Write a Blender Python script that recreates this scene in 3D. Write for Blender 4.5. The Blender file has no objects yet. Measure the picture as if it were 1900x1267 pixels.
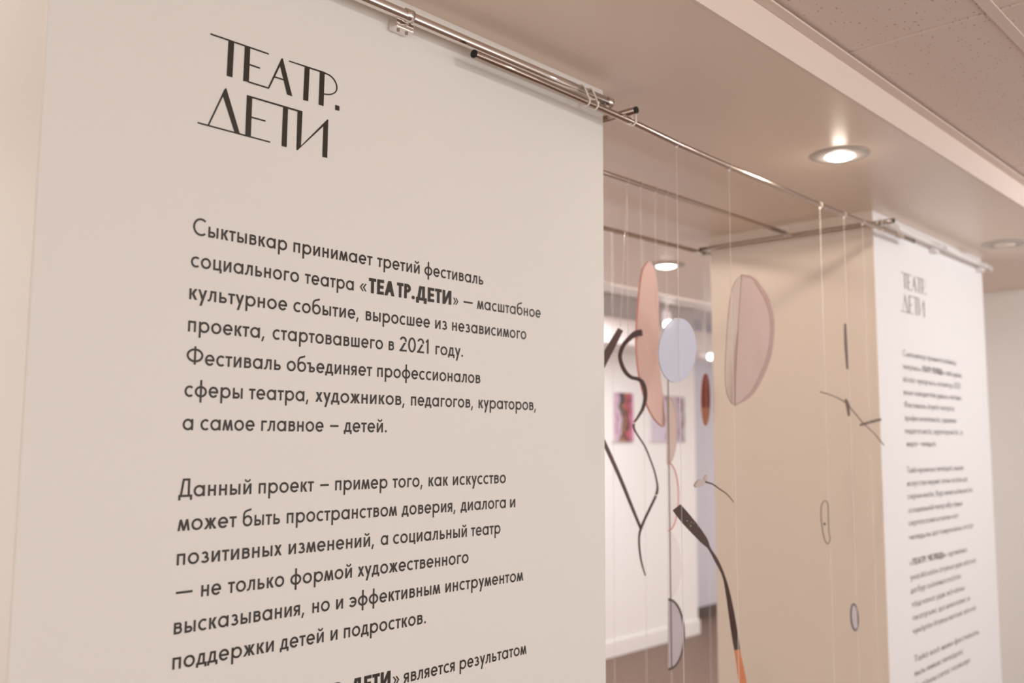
import bpy, bmesh, math, random
from math import sin, cos, pi, radians
from mathutils import Vector, Matrix

random.seed(4)
sc = bpy.context.scene
COL = sc.collection

# ------------------------------------------------------------------ camera
F_PX = 1712.85
YAW, PITCH, ROLL = radians(46.253), radians(6.065), radians(0.299)
EYE = Vector((0.0, 0.0, 1.6))
_f = Vector((sin(YAW)*cos(PITCH), cos(YAW)*cos(PITCH), sin(PITCH)))
_r = Vector((cos(YAW), -sin(YAW), 0.0))
_u = _r.cross(_f)
C_R = _r*cos(ROLL) + _u*sin(ROLL)
C_U = C_R.cross(_f)
C_F = _f
cam = bpy.data.cameras.new('camera')
cam.sensor_width = 36.0
cam.lens = F_PX/1900*36.0
cam.clip_start = 0.02
cam.dof.use_dof = True
cam.dof.focus_distance = 1.62
cam.dof.aperture_fstop = 2.9
camo = bpy.data.objects.new('camera', cam)
COL.objects.link(camo)
m = Matrix((C_R, C_U, -C_F)).transposed().to_4x4()
m.translation = EYE
camo.matrix_world = m
sc.camera = camo

# ------------------------------------------------------------------ view, world
sc.view_settings.view_transform = 'Standard'
sc.view_settings.look = 'None'
sc.view_settings.exposure = 0.18
sc.view_settings.gamma = 1.0
sc.view_settings.use_curve_mapping = False
w = bpy.data.worlds.new('world')
sc.world = w
w.use_nodes = True
bg = w.node_tree.nodes['Background']
bg.inputs[0].default_value = (1.0, 0.93, 0.88, 1)
bg.inputs[1].default_value = 1.5

# ------------------------------------------------------------------ lamps of the rooms
def area(name, loc, size, power, col, rot=(0, 0, 0), sy=None, spread=pi):
    d = bpy.data.lights.new(name, 'AREA')
    d.energy = power; d.color = col; d.size = size
    d.spread = spread
    if sy:
        d.shape = 'RECTANGLE'; d.size_y = sy
    o = bpy.data.objects.new(name, d)
    o.location = loc; o.rotation_euler = rot
    COL.objects.link(o)
    return o

def aim(o, target):
    o.rotation_euler = (Vector(target)-o.location).to_track_quat('-Z', 'Y').to_euler()

def point(name, loc, power, col, r=0.03):
    d = bpy.data.lights.new(name, 'POINT')
    d.energy = power; d.color = col; d.shadow_soft_size = r
    o = bpy.data.objects.new(name, d); o.location = loc
    COL.objects.link(o)
    return o

WARM = (1.0, 0.97, 0.92)
PINK = (0.96, 0.97, 1.0)
BULB = (1.0, 0.88, 0.76)
COOL = (0.88, 0.90, 1.0)
aim(area('front_room_light', (1.30, -1.0, 2.44), 0.12, 7.6, WARM), (1.5, 1.27, 0.0))
aim(area('front_room_light_right', (3.9, -0.45, 2.44), 0.3, 20.0, PINK), (4.3, 1.27, 1.0))
area('far_room_light', (4.6, 3.3, 2.45), 0.9, 33.0, PINK)
area('far_room_light_cool', (7.35, 4.1, 2.45), 0.5, 11.0, COOL)

# ------------------------------------------------------------------ geometry of sight lines -> places
D = 1.27           # plane of the two text walls
ZS = 2.40          # soffit
def ray(x, y):
    return (x-950)*C_R - (y-633.5)*C_U + F_PX*C_F
def at_y(x, y, Y):
    d = ray(x, y); return EYE + d*(Y/d.y)
def at_x(x, y, X):
    d = ray(x, y); return EYE + d*(X/d.x)
def at_z(x, y, Z):
    d = ray(x, y); return EYE + d*((Z-EYE.z)/d.z)
def at_plane(x, y, p, n):
    d = ray(x, y); return EYE + d*((p-EYE).dot(n)/d.dot(n))

# ------------------------------------------------------------------ materials
def mat(name, col, rough=0.6, metal=0.0, alpha=1.0, emit=0.0, emit_col=None, spec=0.5, trans=0.0, ior=1.45,
        bump=0.0, bump_scale=60.0, var=0.0, var_scale=3.0, stretch=None):
    ma = bpy.data.materials.new(name); ma.use_nodes = True
    nt = ma.node_tree; b = nt.nodes['Principled BSDF']
    b.inputs['Base Color'].default_value = (*col, 1)
    b.inputs['Roughness'].default_value = rough
    b.inputs['Metallic'].default_value = metal
    b.inputs['Alpha'].default_value = alpha
    b.inputs['Specular IOR Level'].default_value = spec
    b.inputs['Transmission Weight'].default_value = trans
    b.inputs['IOR'].default_value = ior
    if emit:
        b.inputs['Emission Color'].default_value = (*(emit_col or col), 1)
        b.inputs['Emission Strength'].default_value = emit
    if bump or var:
        tc = nt.nodes.new('ShaderNodeTexCoord')
        vec = tc.outputs['Object']
        if stretch:
            mp = nt.nodes.new('ShaderNodeMapping'); mp.inputs['Scale'].default_value = stretch
            nt.links.new(vec, mp.inputs[0]); vec = mp.outputs[0]
    if bump:
        n = nt.nodes.new('ShaderNodeTexNoise'); n.inputs['Scale'].default_value = bump_scale
        n.inputs['Detail'].default_value = 4
        nt.links.new(vec, n.inputs['Vector'])
        bp = nt.nodes.new('ShaderNodeBump'); bp.inputs['Strength'].default_value = bump
        bp.inputs['Distance'].default_value = 0.002
        nt.links.new(n.outputs[0], bp.inputs['Height']); nt.links.new(bp.outputs[0], b.inputs['Normal'])
    if var:
        n2 = nt.nodes.new('ShaderNodeTexNoise'); n2.inputs['Scale'].default_value = var_scale
        n2.inputs['Detail'].default_value = 5
        nt.links.new(vec, n2.inputs['Vector'])
        r = nt.nodes.new('ShaderNodeValToRGB')
        r.color_ramp.elements[0].position = 0.3; r.color_ramp.elements[1].position = 0.7
        r.color_ramp.elements[0].color = (*[c*(1-var) for c in col], 1)
        r.color_ramp.elements[1].color = (*[min(1, c*(1+var)) for c in col], 1)
        nt.links.new(n2.outputs[0], r.inputs[0]); nt.links.new(r.outputs[0], b.inputs['Base Color'])
    return ma

M = {}
M['wall'] = mat('painted_plaster', (0.80, 0.775, 0.745), 0.55, bump=0.10, bump_scale=90, var=0.008, var_scale=2.0, spec=0.3)
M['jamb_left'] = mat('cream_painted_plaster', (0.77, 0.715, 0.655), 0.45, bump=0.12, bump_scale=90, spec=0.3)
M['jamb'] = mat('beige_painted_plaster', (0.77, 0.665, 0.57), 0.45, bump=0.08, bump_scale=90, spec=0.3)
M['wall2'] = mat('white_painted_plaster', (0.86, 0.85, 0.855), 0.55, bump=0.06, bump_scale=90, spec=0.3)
M['soffit'] = mat('satin_ceiling_paint', (0.82, 0.69, 0.59), 0.30, bump=0.02, bump_scale=40, spec=0.35)
M['fascia'] = mat('fascia_paint', (0.78, 0.67, 0.60), 0.5, bump=0.03, bump_scale=50)
M['farwall'] = mat('far_white_paint', (0.86, 0.83, 0.82), 0.6, bump=0.03)
M['bluewall'] = mat('pale_blue_grey_paint', (0.60, 0.58, 0.65), 0.6, bump=0.03)
M['floor'] = mat('brown_floor', (0.185, 0.112, 0.082), 0.5, bump=0.1, bump_scale=40, var=0.25, var_scale=14, stretch=(1, 6, 1))
M['recess_shade'] = mat('recess_floor_shade', (0.10, 0.07, 0.06), 0.5)  # shade on the recess floor, put into a colour
M['white_trim'] = mat('white_skirting', (0.84, 0.81, 0.79), 0.4)
M['ink'] = mat('dark_brown_vinyl', (0.030, 0.022, 0.016), 0.36, spec=0.5)
M['ink_glare'] = mat('glare_paled_vinyl', (0.17, 0.14, 0.135), 0.4)  # the brown ink made lighter, so the glare sits in its colour
M['steel'] = mat('brushed_steel', (0.45, 0.37, 0.32), 0.18, metal=1.0, bump=0.03, bump_scale=200)
M['chrome'] = mat('polished_tube', (0.80, 0.75, 0.72), 0.12, metal=1.0)
M['whitemetal'] = mat('white_enamel_tube', (0.82, 0.78, 0.77), 0.25)
M['black'] = mat('black_plastic', (0.006, 0.006, 0.006), 0.5)
M['nylon_tie'] = mat('white_nylon', (0.86, 0.78, 0.72), 0.35)
M['thread'] = mat('clear_fishing_line', (0.92, 0.86, 0.82), 0.2, alpha=0.55)
M['pink'] = mat('salmon_pink_acrylic', (0.76, 0.53, 0.48), 0.25, alpha=0.97)
M['pink_edge'] = mat('pink_edge', (0.80, 0.38, 0.34), 0.25)
M['lilac'] = mat('pale_lilac_acrylic', (0.66, 0.68, 0.82), 0.2, alpha=0.88)
M['clearpink'] = mat('clear_pink_acrylic', (0.58, 0.42, 0.40), 0.08, alpha=0.5)
M['clearpale'] = mat('clear_pale_acrylic', (0.68, 0.56, 0.52), 0.08, alpha=0.4)
M['rim'] = mat('clear_acrylic_edge', (0.46, 0.30, 0.29), 0.1, alpha=0.75)
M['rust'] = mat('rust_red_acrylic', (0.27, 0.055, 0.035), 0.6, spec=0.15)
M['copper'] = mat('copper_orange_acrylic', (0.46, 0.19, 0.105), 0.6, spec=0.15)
M['brownribbon'] = mat('dark_brown_metal_ribbon', (0.085, 0.05, 0.045), 0.35, metal=0.4)
M['bark'] = mat('dark_brown_strip', (0.115, 0.065, 0.065), 0.5)
M['orange'] = mat('orange_ribbon', (0.60, 0.21, 0.09), 0.4)
M['wire'] = mat('thin_brown_wire', (0.10, 0.075, 0.065), 0.4, metal=0.3)
M['twig'] = mat('taupe_strip', (0.17, 0.12, 0.10), 0.5)
M['sequin'] = mat('silver_sequin', (0.95, 0.92, 0.9), 0.05, metal=1.0)
M['redline'] = mat('red_rim', (0.72, 0.20, 0.18), 0.35)
M['beigefill'] = mat('beige_acrylic', (0.66, 0.53, 0.48), 0.3, alpha=0.95)
M['palefill'] = mat('clear_white_acrylic', (0.85, 0.78, 0.76), 0.15, alpha=0.25)
M['lilacfill'] = mat('lilac_grey_acrylic', (0.62, 0.56, 0.60), 0.25, alpha=0.8)
M['bud'] = mat('greyish_paper_bud', (0.55, 0.47, 0.45), 0.7)
M['lampring'] = mat('lamp_trim_enamel', (0.52, 0.47, 0.43), 0.4)
M['lamp'] = mat('lit_lamp_glass', (1, 0.97, 0.93), 0.3, emit=9.0, emit_col=(1, 0.95, 0.88))
M['lampcool'] = mat('lit_cool_lamp_glass', (0.95, 0.97, 1), 0.3, emit=9.0, emit_col=(0.93, 0.96, 1))
M['panel'] = mat('lit_ceiling_panel', (1, 0.95, 0.97), 0.4, emit=1.0, emit_col=(0.90, 0.78, 0.80))
M['farceil'] = mat('far_ceiling_paint', (0.80, 0.74, 0.71), 0.4)
M['screw'] = mat('screw_steel', (0.35, 0.28, 0.25), 0.4, metal=0.8)

def tile_material():
    ma = mat('mineral_fibre_tile', (0.60, 0.53, 0.49), 0.85)
    nt = ma.node_tree; b = nt.nodes['Principled BSDF']
    tc = nt.nodes.new('ShaderNodeTexCoord')
    mp = nt.nodes.new('ShaderNodeMapping'); mp.inputs['Scale'].default_value = (1, 2.2, 1)
    nt.links.new(tc.outputs['Object'], mp.inputs[0])
    nz = nt.nodes.new('ShaderNodeTexNoise'); nz.inputs['Scale'].default_value = 30
    nt.links.new(mp.outputs[0], nz.inputs['Vector'])
    mixv = nt.nodes.new('ShaderNodeMix'); mixv.data_type = 'VECTOR'; mixv.inputs[0].default_value = 0.02
    nt.links.new(mp.outputs[0], mixv.inputs[4]); nt.links.new(nz.outputs[1], mixv.inputs[5])
    v = nt.nodes.new('ShaderNodeTexVoronoi'); v.inputs['Scale'].default_value = 52
    v.inputs['Randomness'].default_value = 1.0
    nt.links.new(mixv.outputs[1], v.inputs['Vector'])
    # only some of the cells carry a fissure
    sep = nt.nodes.new('ShaderNodeSeparateColor'); nt.links.new(v.outputs['Color'], sep.inputs[0])
    gt = nt.nodes.new('ShaderNodeMath'); gt.operation = 'GREATER_THAN'; gt.inputs[1].default_value = 0.5
    nt.links.new(sep.outputs[0], gt.inputs[0])
    lt = nt.nodes.new('ShaderNodeMath'); lt.operation = 'LESS_THAN'; lt.inputs[1].default_value = 0.17
    nt.links.new(v.outputs['Distance'], lt.inputs[0])
    mu = nt.nodes.new('ShaderNodeMath'); mu.operation = 'MULTIPLY'
    nt.links.new(gt.outputs[0], mu.inputs[0]); nt.links.new(lt.outputs[0], mu.inputs[1])
    mx = nt.nodes.new('ShaderNodeMix'); mx.data_type = 'RGBA'
    mx.inputs[6].default_value = (0.80, 0.69, 0.62, 1); mx.inputs[7].default_value = (0.46, 0.36, 0.31, 1)
    nt.links.new(mu.outputs[0], mx.inputs[0]); nt.links.new(mx.outputs[2], b.inputs['Base Color'])
    bp = nt.nodes.new('ShaderNodeBump'); bp.inputs['Strength'].default_value = 0.4; bp.inputs['Distance'].default_value = 0.003
    bp.invert = True
    nt.links.new(mu.outputs[0], bp.inputs['Height']); nt.links.new(bp.outputs[0], b.inputs['Normal'])
    return ma
M['tile'] = tile_material()

def print_material(name, stops, scale):
    ma = mat(name, (0.5, 0.4, 0.4), 0.5)
    nt = ma.node_tree; b = nt.nodes['Principled BSDF']
    tc = nt.nodes.new('ShaderNodeTexCoord')
    nz = nt.nodes.new('ShaderNodeTexNoise'); nz.inputs['Scale'].default_value = scale; nz.inputs['Detail'].default_value = 3
    nt.links.new(tc.outputs['Generated'], nz.inputs['Vector'])
    sx = nt.nodes.new('ShaderNodeSeparateXYZ'); nt.links.new(tc.outputs['Generated'], sx.inputs[0])
    sub = nt.nodes.new('ShaderNodeMath'); sub.operation = 'MULTIPLY_ADD'; sub.inputs[1].default_value = 0.55; sub.inputs[2].default_value = -0.27
    nt.links.new(nz.outputs[0], sub.inputs[0])
    ad = nt.nodes.new('ShaderNodeMath'); ad.operation = 'ADD'
    nt.links.new(sx.outputs[0], ad.inputs[0]); nt.links.new(sub.outputs[0], ad.inputs[1])
    r = nt.nodes.new('ShaderNodeValToRGB'); cr = r.color_ramp; cr.interpolation = 'CONSTANT'
    while len(cr.elements) < len(stops): cr.elements.new(0.5)
    for e, (p, c) in zip(cr.elements, stops):
        e.position = p; e.color = (*c, 1)
    nt.links.new(ad.outputs[0], r.inputs[0]); nt.links.new(r.outputs[0], b.inputs['Base Color'])
    return ma
M['print_a'] = print_material('abstract_print', [(0, (0.66, 0.52, 0.58)), (0.16, (0.45, 0.24, 0.36)), (0.25, (0.62, 0.46, 0.54)),
    (0.36, (0.045, 0.03, 0.045)), (0.50, (0.50, 0.22, 0.08)), (0.58, (0.05, 0.03, 0.04)), (0.68, (0.55, 0.09, 0.12)), (0.80, (0.06, 0.03, 0.05)), (0.86, (0.58, 0.20, 0.33))], 3.6)
M['print_b'] = print_material('lilac_print', [(0, (0.62, 0.54, 0.64)), (0.42, (0.50, 0.42, 0.52)), (0.50, (0.14, 0.09, 0.09)), (0.58, (0.60, 0.45, 0.46)),
    (0.72, (0.46, 0.38, 0.46)), (0.88, (0.30, 0.20, 0.22)), (0.94, (0.48, 0.40, 0.48))], 2.6)

# ------------------------------------------------------------------ object helpers
def link(name, me, ma=None, parent=None):
    o = bpy.data.objects.new(name, me)
    COL.objects.link(o)
    if ma is not None:
        for q in (ma if isinstance(ma, (list, tuple)) else [ma]):
            me.materials.append(q)
    if parent is not None: o.parent = parent
    return o

def obj(name, bm, ma, parent=None, smooth=False):
    bmesh.ops.recalc_face_normals(bm, faces=bm.faces)
    me = bpy.data.meshes.new(name); bm.to_mesh(me); bm.free()
    if smooth:
        for p in me.polygons: p.use_smooth = True
    o = link(name, me, ma)
    if parent is not None:
        o.parent = parent
        o.matrix_parent_inverse = Matrix.Translation(-parent.location)
    return o

def empty(name, loc):
    o = bpy.data.objects.new(name, None); o.empty_display_size = 0.05
    o.location = loc; COL.objects.link(o)
    return o

def tag(o, label, cat, group=None):
    o['label'] = label; o['category'] = cat
    if group: o['group'] = group
    return o

def struct(name, bm, ma, smooth=False, parent=None):
    o = obj(name, bm, ma, parent, smooth); o['kind'] = 'structure'; return o

def box(bm, x0, x1, y0, y1, z0, z1, mi=0):
    vs = [bm.verts.new((x, y, z)) for x in (x0, x1) for y in (y0, y1) for z in (z0, z1)]
    for f in ((0, 1, 3, 2), (4, 6, 7, 5), (0, 4, 5, 1), (2, 3, 7, 6), (0, 2, 6, 4), (1, 5, 7, 3)):
        bm.faces.new([vs[i] for i in f]).material_index = mi
    return vs

def bevel_all(bm, off, seg=2):
    bmesh.ops.bevel(bm, geom=list(bm.edges), offset=off, segments=seg, affect='EDGES', profile=0.5)

def frames(pts):
    out = []
    n = len(pts)
    prev = None
    for i, p in enumerate(pts):
        t = (pts[min(i+1, n-1)] - pts[max(i-1, 0)]).normalized()
        if prev is None:
            a = Vector((0, 0, 1)) if abs(t.z) < 0.9 else Vector((1, 0, 0))
            u = (a - t*a.dot(t)).normalized()
        else:
            u = (prev - t*prev.dot(t)).normalized()
        prev = u
        out.append((p, u, t.cross(u)))
    return out

def tube(bm, pts, r, seg=12, cap=True, closed=False):
    pts = [Vector(p) for p in pts]
    rs = r if isinstance(r, (list, tuple)) else [r]*len(pts)
    rings = []
    if closed:
        n = len(pts); fr = []
        c = sum(pts, Vector())/n
        for i, p in enumerate(pts):
            t = (pts[(i+1) % n]-pts[i-1]).normalized()
            u = (p-c); u = (u-t*u.dot(t)).normalized()
            fr.append((p, u, t.cross(u)))
    else:
        fr = frames(pts)
    for (p, u, v), rr in zip(fr, rs):
        rings.append([bm.verts.new(p + (u*cos(2*pi*k/seg) + v*sin(2*pi*k/seg))*rr) for k in range(seg)])
    pairs = list(zip(rings, rings[1:])) + ([(rings[-1], rings[0])] if closed else [])
    for a, b in pairs:
        for k in range(seg):
            bm.faces.new((a[k], a[(k+1) % seg], b[(k+1) % seg], b[k]))
    if cap and not closed:
        bm.faces.new(rings[0]); bm.faces.new(rings[-1])

def ball(bm, c, r, sub=2):
    bmesh.ops.create_icosphere(bm, subdivisions=sub, radius=r, matrix=Matrix.Translation(c))

def lathe(bm, c, prof, seg=40):
    """prof: list of (radius, z) turned about a vertical axis through c"""
    rings = []
    for (r, z) in prof:
        if r < 1e-6: rings.append([bm.verts.new((c[0], c[1], z))])
        else: rings.append([bm.verts.new((c[0]+r*cos(2*pi*k/seg), c[1]+r*sin(2*pi*k/seg), z)) for k in range(seg)])
    for a, b in zip(rings, rings[1:]):
        for k in range(seg):
            k2 = (k+1) % seg
            if len(a) == 1: bm.faces.new((a[0], b[k], b[k2]))
            elif len(b) == 1: bm.faces.new((a[k], a[k2], b[0]))
            else: bm.faces.new((a[k], a[k2], b[k2], b[k]))

def spline(pts, per=6, closed=False):
    """Catmull-Rom through tuples of any length"""
    n = len(pts); out = []
    rng = range(n) if closed else range(n-1)
    for i in rng:
        if closed: p = [pts[(i+k-1) % n] for k in range(4)]
        else: p = [pts[max(0, min(n-1, i+k-1))] for k in range(4)]
        for s in range(per):
            t = s/per
            out.append(tuple(0.5*((2*b) + (-a+c)*t + (2*a-5*b+4*c-d)*t*t + (-a+3*b-3*c+d)*t**3) for a, b, c, d in zip(*p)))
    if not closed: out.append(tuple(pts[-1]))
    return out

def slab(bm, loop, n, th, mi=0, mi_side=None):
    """flat plate: outline loop (3D points) given thickness along n"""
    a = [bm.verts.new(p) for p in loop]
    b = [bm.verts.new(p + n*th) for p in loop]
    f1 = bm.faces.new(a); f1.material_index = mi
    f2 = bm.faces.new(b[::-1]); f2.material_index = mi
    for i in range(len(a)):
        j = (i+1) % len(a)
        f = bm.faces.new((a[i], b[i], b[j], a[j])); f.material_index = mi if mi_side is None else mi_side

def plane_axes(yaw):
    a = radians(yaw)
    return Vector((cos(a), sin(a), 0)), Vector((-sin(a), cos(a), 0))

def plate(bm, outline, Y, yaw=0.0, th=0.004, per=6, smooth=True, mi=0, mi_side=None, ref=None):
    """a plate standing in a vertical plane through depth Y, turned by yaw"""
    cx = sum(p[0] for p in outline)/len(outline); cy = sum(p[1] for p in outline)/len(outline)
    if ref: cx, cy = ref
    p0 = at_y(cx, cy, Y); u, n = plane_axes(yaw)
    o = spline(outline, per, True) if smooth else outline
    slab(bm, [at_plane(x, y, p0, n) for x, y in o], n, th, mi, mi_side)

def ribbon(bm, pts, th=0.0015, per=6, mi=0, split=None):
    """pts: (x, y, half width, depth) along a strip"""
    s = spline(pts, per)
    L, R = [], []
    for i, (x, y, hw, Y) in enumerate(s):
        a = s[max(0, i-1)]; b = s[min(len(s)-1, i+1)]
        dx, dy = b[0]-a[0], b[1]-a[1]; l = math.hypot(dx, dy) or 1
        nx, ny = -dy/l, dx/l
        L.append(at_y(x+nx*hw, y+ny*hw, Y)); R.append(at_y(x-nx*hw, y-ny*hw, Y))
    nn = Vector((0, th, 0))
    v = [[bm.verts.new(p) for p in q] for q in (L, R, [p+nn for p in R], [p+nn for p in L])]
    for i in range(len(s)-1):
        k = mi if (split is None or s[i][1] < split[0]) else split[1]
        for a in range(4):
            b = (a+1) % 4
            bm.faces.new((v[a][i], v[b][i], v[b][i+1], v[a][i+1])).material_index = k
    bm.faces.new([v[a][0] for a in range(4)]).material_index = mi
    bm.faces.new([v[a][-1] for a in range(4)]).material_index = mi if split is None else split[1]

# ------------------------------------------------------------------ room shell
P1 = (0.423, 1.627); P2 = (3.137, 4.300); PB = 1.92     # wall blocks: x ranges, back depth
bm = bmesh.new(); box(bm, -3.2, 9.6, -3.2, 6.0, -0.05, 0.0); struct('floor', bm, M['floor'])

def pier(name, xs, ma, side):
    bm = bmesh.new(); box(bm, xs[0], xs[1], D, PB, 0, ZS)
    ed = [e for e in bm.edges if abs(e.verts[0].co.z-e.verts[1].co.z) > 1]
    bmesh.ops.bevel(bm, geom=ed, offset=0.004, segments=3, affect='EDGES', profile=0.5)
    bmesh.ops.recalc_face_normals(bm, faces=bm.faces)
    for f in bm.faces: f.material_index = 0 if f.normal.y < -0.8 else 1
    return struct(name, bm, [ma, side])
pier('wall_left', P1, M['wall'], M['jamb_left'])
pier('shade_block_beside', (-2.29, -1.087), M['wall'], M['wall'])  # unseen block, added to keep world light off the left jamb
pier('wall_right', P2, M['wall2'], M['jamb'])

# wall closing the hall on the right
XE = 5.316
bm = bmesh.new(); box(bm, XE, XE+0.15, -3.2, PB, 0, 2.52); struct('wall_end', bm, M['wall'])

# low soffit that runs over the wall blocks, with its front face
SF, SB = 0.879, 2.87
bm = bmesh.new(); box(bm, -3.2, XE, SF, SB, ZS, 2.54)
box(bm, XE, 9.6, PB, SB, ZS, 2.54)
so = struct('soffit', bm, M['soffit'])
bm = bmesh.new(); box(bm, -3.2, XE, SF-0.006, SF, ZS-0.001, 2.54); struct('trim_1', bm, M['fascia'])
# wall angle that carries the tiles along the soffit
ZT = 2.486
bm = bmesh.new(); box(bm, -3.2, XE, SF-0.031, SF-0.007, ZT-0.010, ZT-0.006); struct('trim_2', bm, M['fascia'])

# suspended ceiling: tiles butted in one direction, T bars in the other
bm = bmesh.new()
tx0, tw = 2.003, 0.608
bars = [0.545, -0.065, -0.675, -1.285, -1.895, -2.505]
rows = [(SF-0.008, bars[0])] + list(zip(bars, bars[1:]))
for (ya, yb) in rows:
    for k in range(-8, 6):
        xa = tx0 + k*tw; xb = xa+tw
        if xa > XE: continue
        xb = min(xb, XE-0.002)
        n0 = len(bm.verts)
        box(bm, xa+0.0022, xb-0.0022, yb+0.004, ya-0.004, ZT, ZT+0.014)
bm.edges.ensure_lookup_table()
ed = [e for e in bm.edges if e.verts[0].co.z < ZT+0.001 and e.verts[1].co.z < ZT+0.001]
bmesh.ops.bevel(bm, geom=ed, offset=0.004, segments=1, affect='EDGES')
box(bm, -3.2, XE, -3.2, SF-0.007, ZT+0.016, ZT+0.05)
struct('ceiling', bm, M['tile'])
for i, y in enumerate(bars):
    bm = bmesh.new(); box(bm, -3.2, XE-0.002, y-0.012, y+0.012, ZT-0.004, ZT-0.0005)
    struct('trim_%d' % (3+i), bm, M['fascia'])

# far room: white wall that ends in a corner, a cooler recess behind it, dropped ceilings
FY = 4.34
bm = bmesh.new(); box(bm, 1.0, 6.80, FY, FY+0.12, 0, 2.75); struct('wall_far', bm, M['farwall'])
bm = bmesh.new(); box(bm, 6.80, 9.6, 4.72, 4.84, 0, 2.75); struct('wall_recess', bm, M['bluewall'])
bm = bmesh.new()
box(bm, 1.0, 6.812, FY-0.014, FY, 0, 0.105); box(bm, 1.0, 6.812, FY-0.009, FY, 0.105, 0.118)
struct('baseboard_far', bm, M['white_trim'])
bm = bmesh.new(); box(bm, 6.80, 9.6, 4.705, 4.72, 0, 0.09); struct('shade_strip_recess', bm, M['recess_shade'])  # dark strip standing in for the shaded floor of the recess
bm = bmesh.new(); box(bm, 1.0, 9.6, SB, 6.0, 2.72, 2.78); struct('ceiling_far', bm, M['farceil'])
bm = bmesh.new(); box(bm, 1.0, 9.6, 3.95, FY, 2.28, 2.46); struct('trim_9', bm, M['farceil'])
bm = bmesh.new(); box(bm, 1.0, 9.6, 3.15, 3.32, 2.47, 2.72); struct('trim_10', bm, M['farceil'])

# ------------------------------------------------------------------ lettering: a geometric sans of strokes
XH = 0.615; DESC = 0.30
class G:
    def __init__(s, t): s.t = t; s.th = t*1.0; s.p = []
    def v(s, x, y0, y1): s.p.append([(x, y0), (x+s.t, y0), (x+s.t, y1), (x, y1)])
    def h(s, y, x0, x1): s.p.append([(x0, y), (x1, y), (x1, y+s.th), (x0, y+s.th)])
    def d(s, x0, y0, x1, y1, wd=None):
        wd = wd or s.t*1.12; s.p.append([(x0, y0), (x0+wd, y0), (x1+wd, y1), (x1, y1)])
    def arc(s, cx, cy, rx, ry, a0, a1, n=None):
        n = n or max(6, int(abs(a1-a0)/9)); i0 = None
        for k in range(n+1):
            a = radians(a0+(a1-a0)*k/n); c, q = cos(a), sin(a)
            o = (cx+rx*c, cy+ry*q); i = (cx+(rx-s.t)*c, cy+(ry-s.th)*q)
            if i0: s.p.append([i0[0], o, i, i0[1]])
            i0 = (o, i)
    def ring(s, x, w, y0, y1): s.arc(x+w/2, (y0+y1)/2, w/2, (y1-y0)/2, 0, 360)
    def bowl(s, x0, x1, y0, y1, left=False):
        ry = (y1-y0)/2; rx = min(ry*1.05, (x1-x0)*0.75)
        if not left:
            xc = x1-rx; s.h(y0, x0, xc); s.h(y1-s.th, x0, xc); s.arc(xc, y0+ry, rx, ry, -90, 90)
        else:
            xc = x0+rx; s.h(y0, xc, x1); s.h(y1-s.th, xc, x1); s.arc(xc, y0+ry, rx, ry, 90, 270)
    def curve(s, pts, w):
        q = spline(pts, 6)
        L, R = [], []
        for i, (x, y) in enumerate(q):
            a = q[max(0, i-1)]; b = q[min(len(q)-1, i+1)]
            dx, dy = b[0]-a[0], b[1]-a[1]; l = math.hypot(dx, dy) or 1
            L.append((x-dy/l*w/2, y+dx/l*w/2)); R.append((x+dy/l*w/2, y-dx/l*w/2))
        for i in range(len(q)-1): s.p.append([R[i], R[i+1], L[i+1], L[i]])

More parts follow.
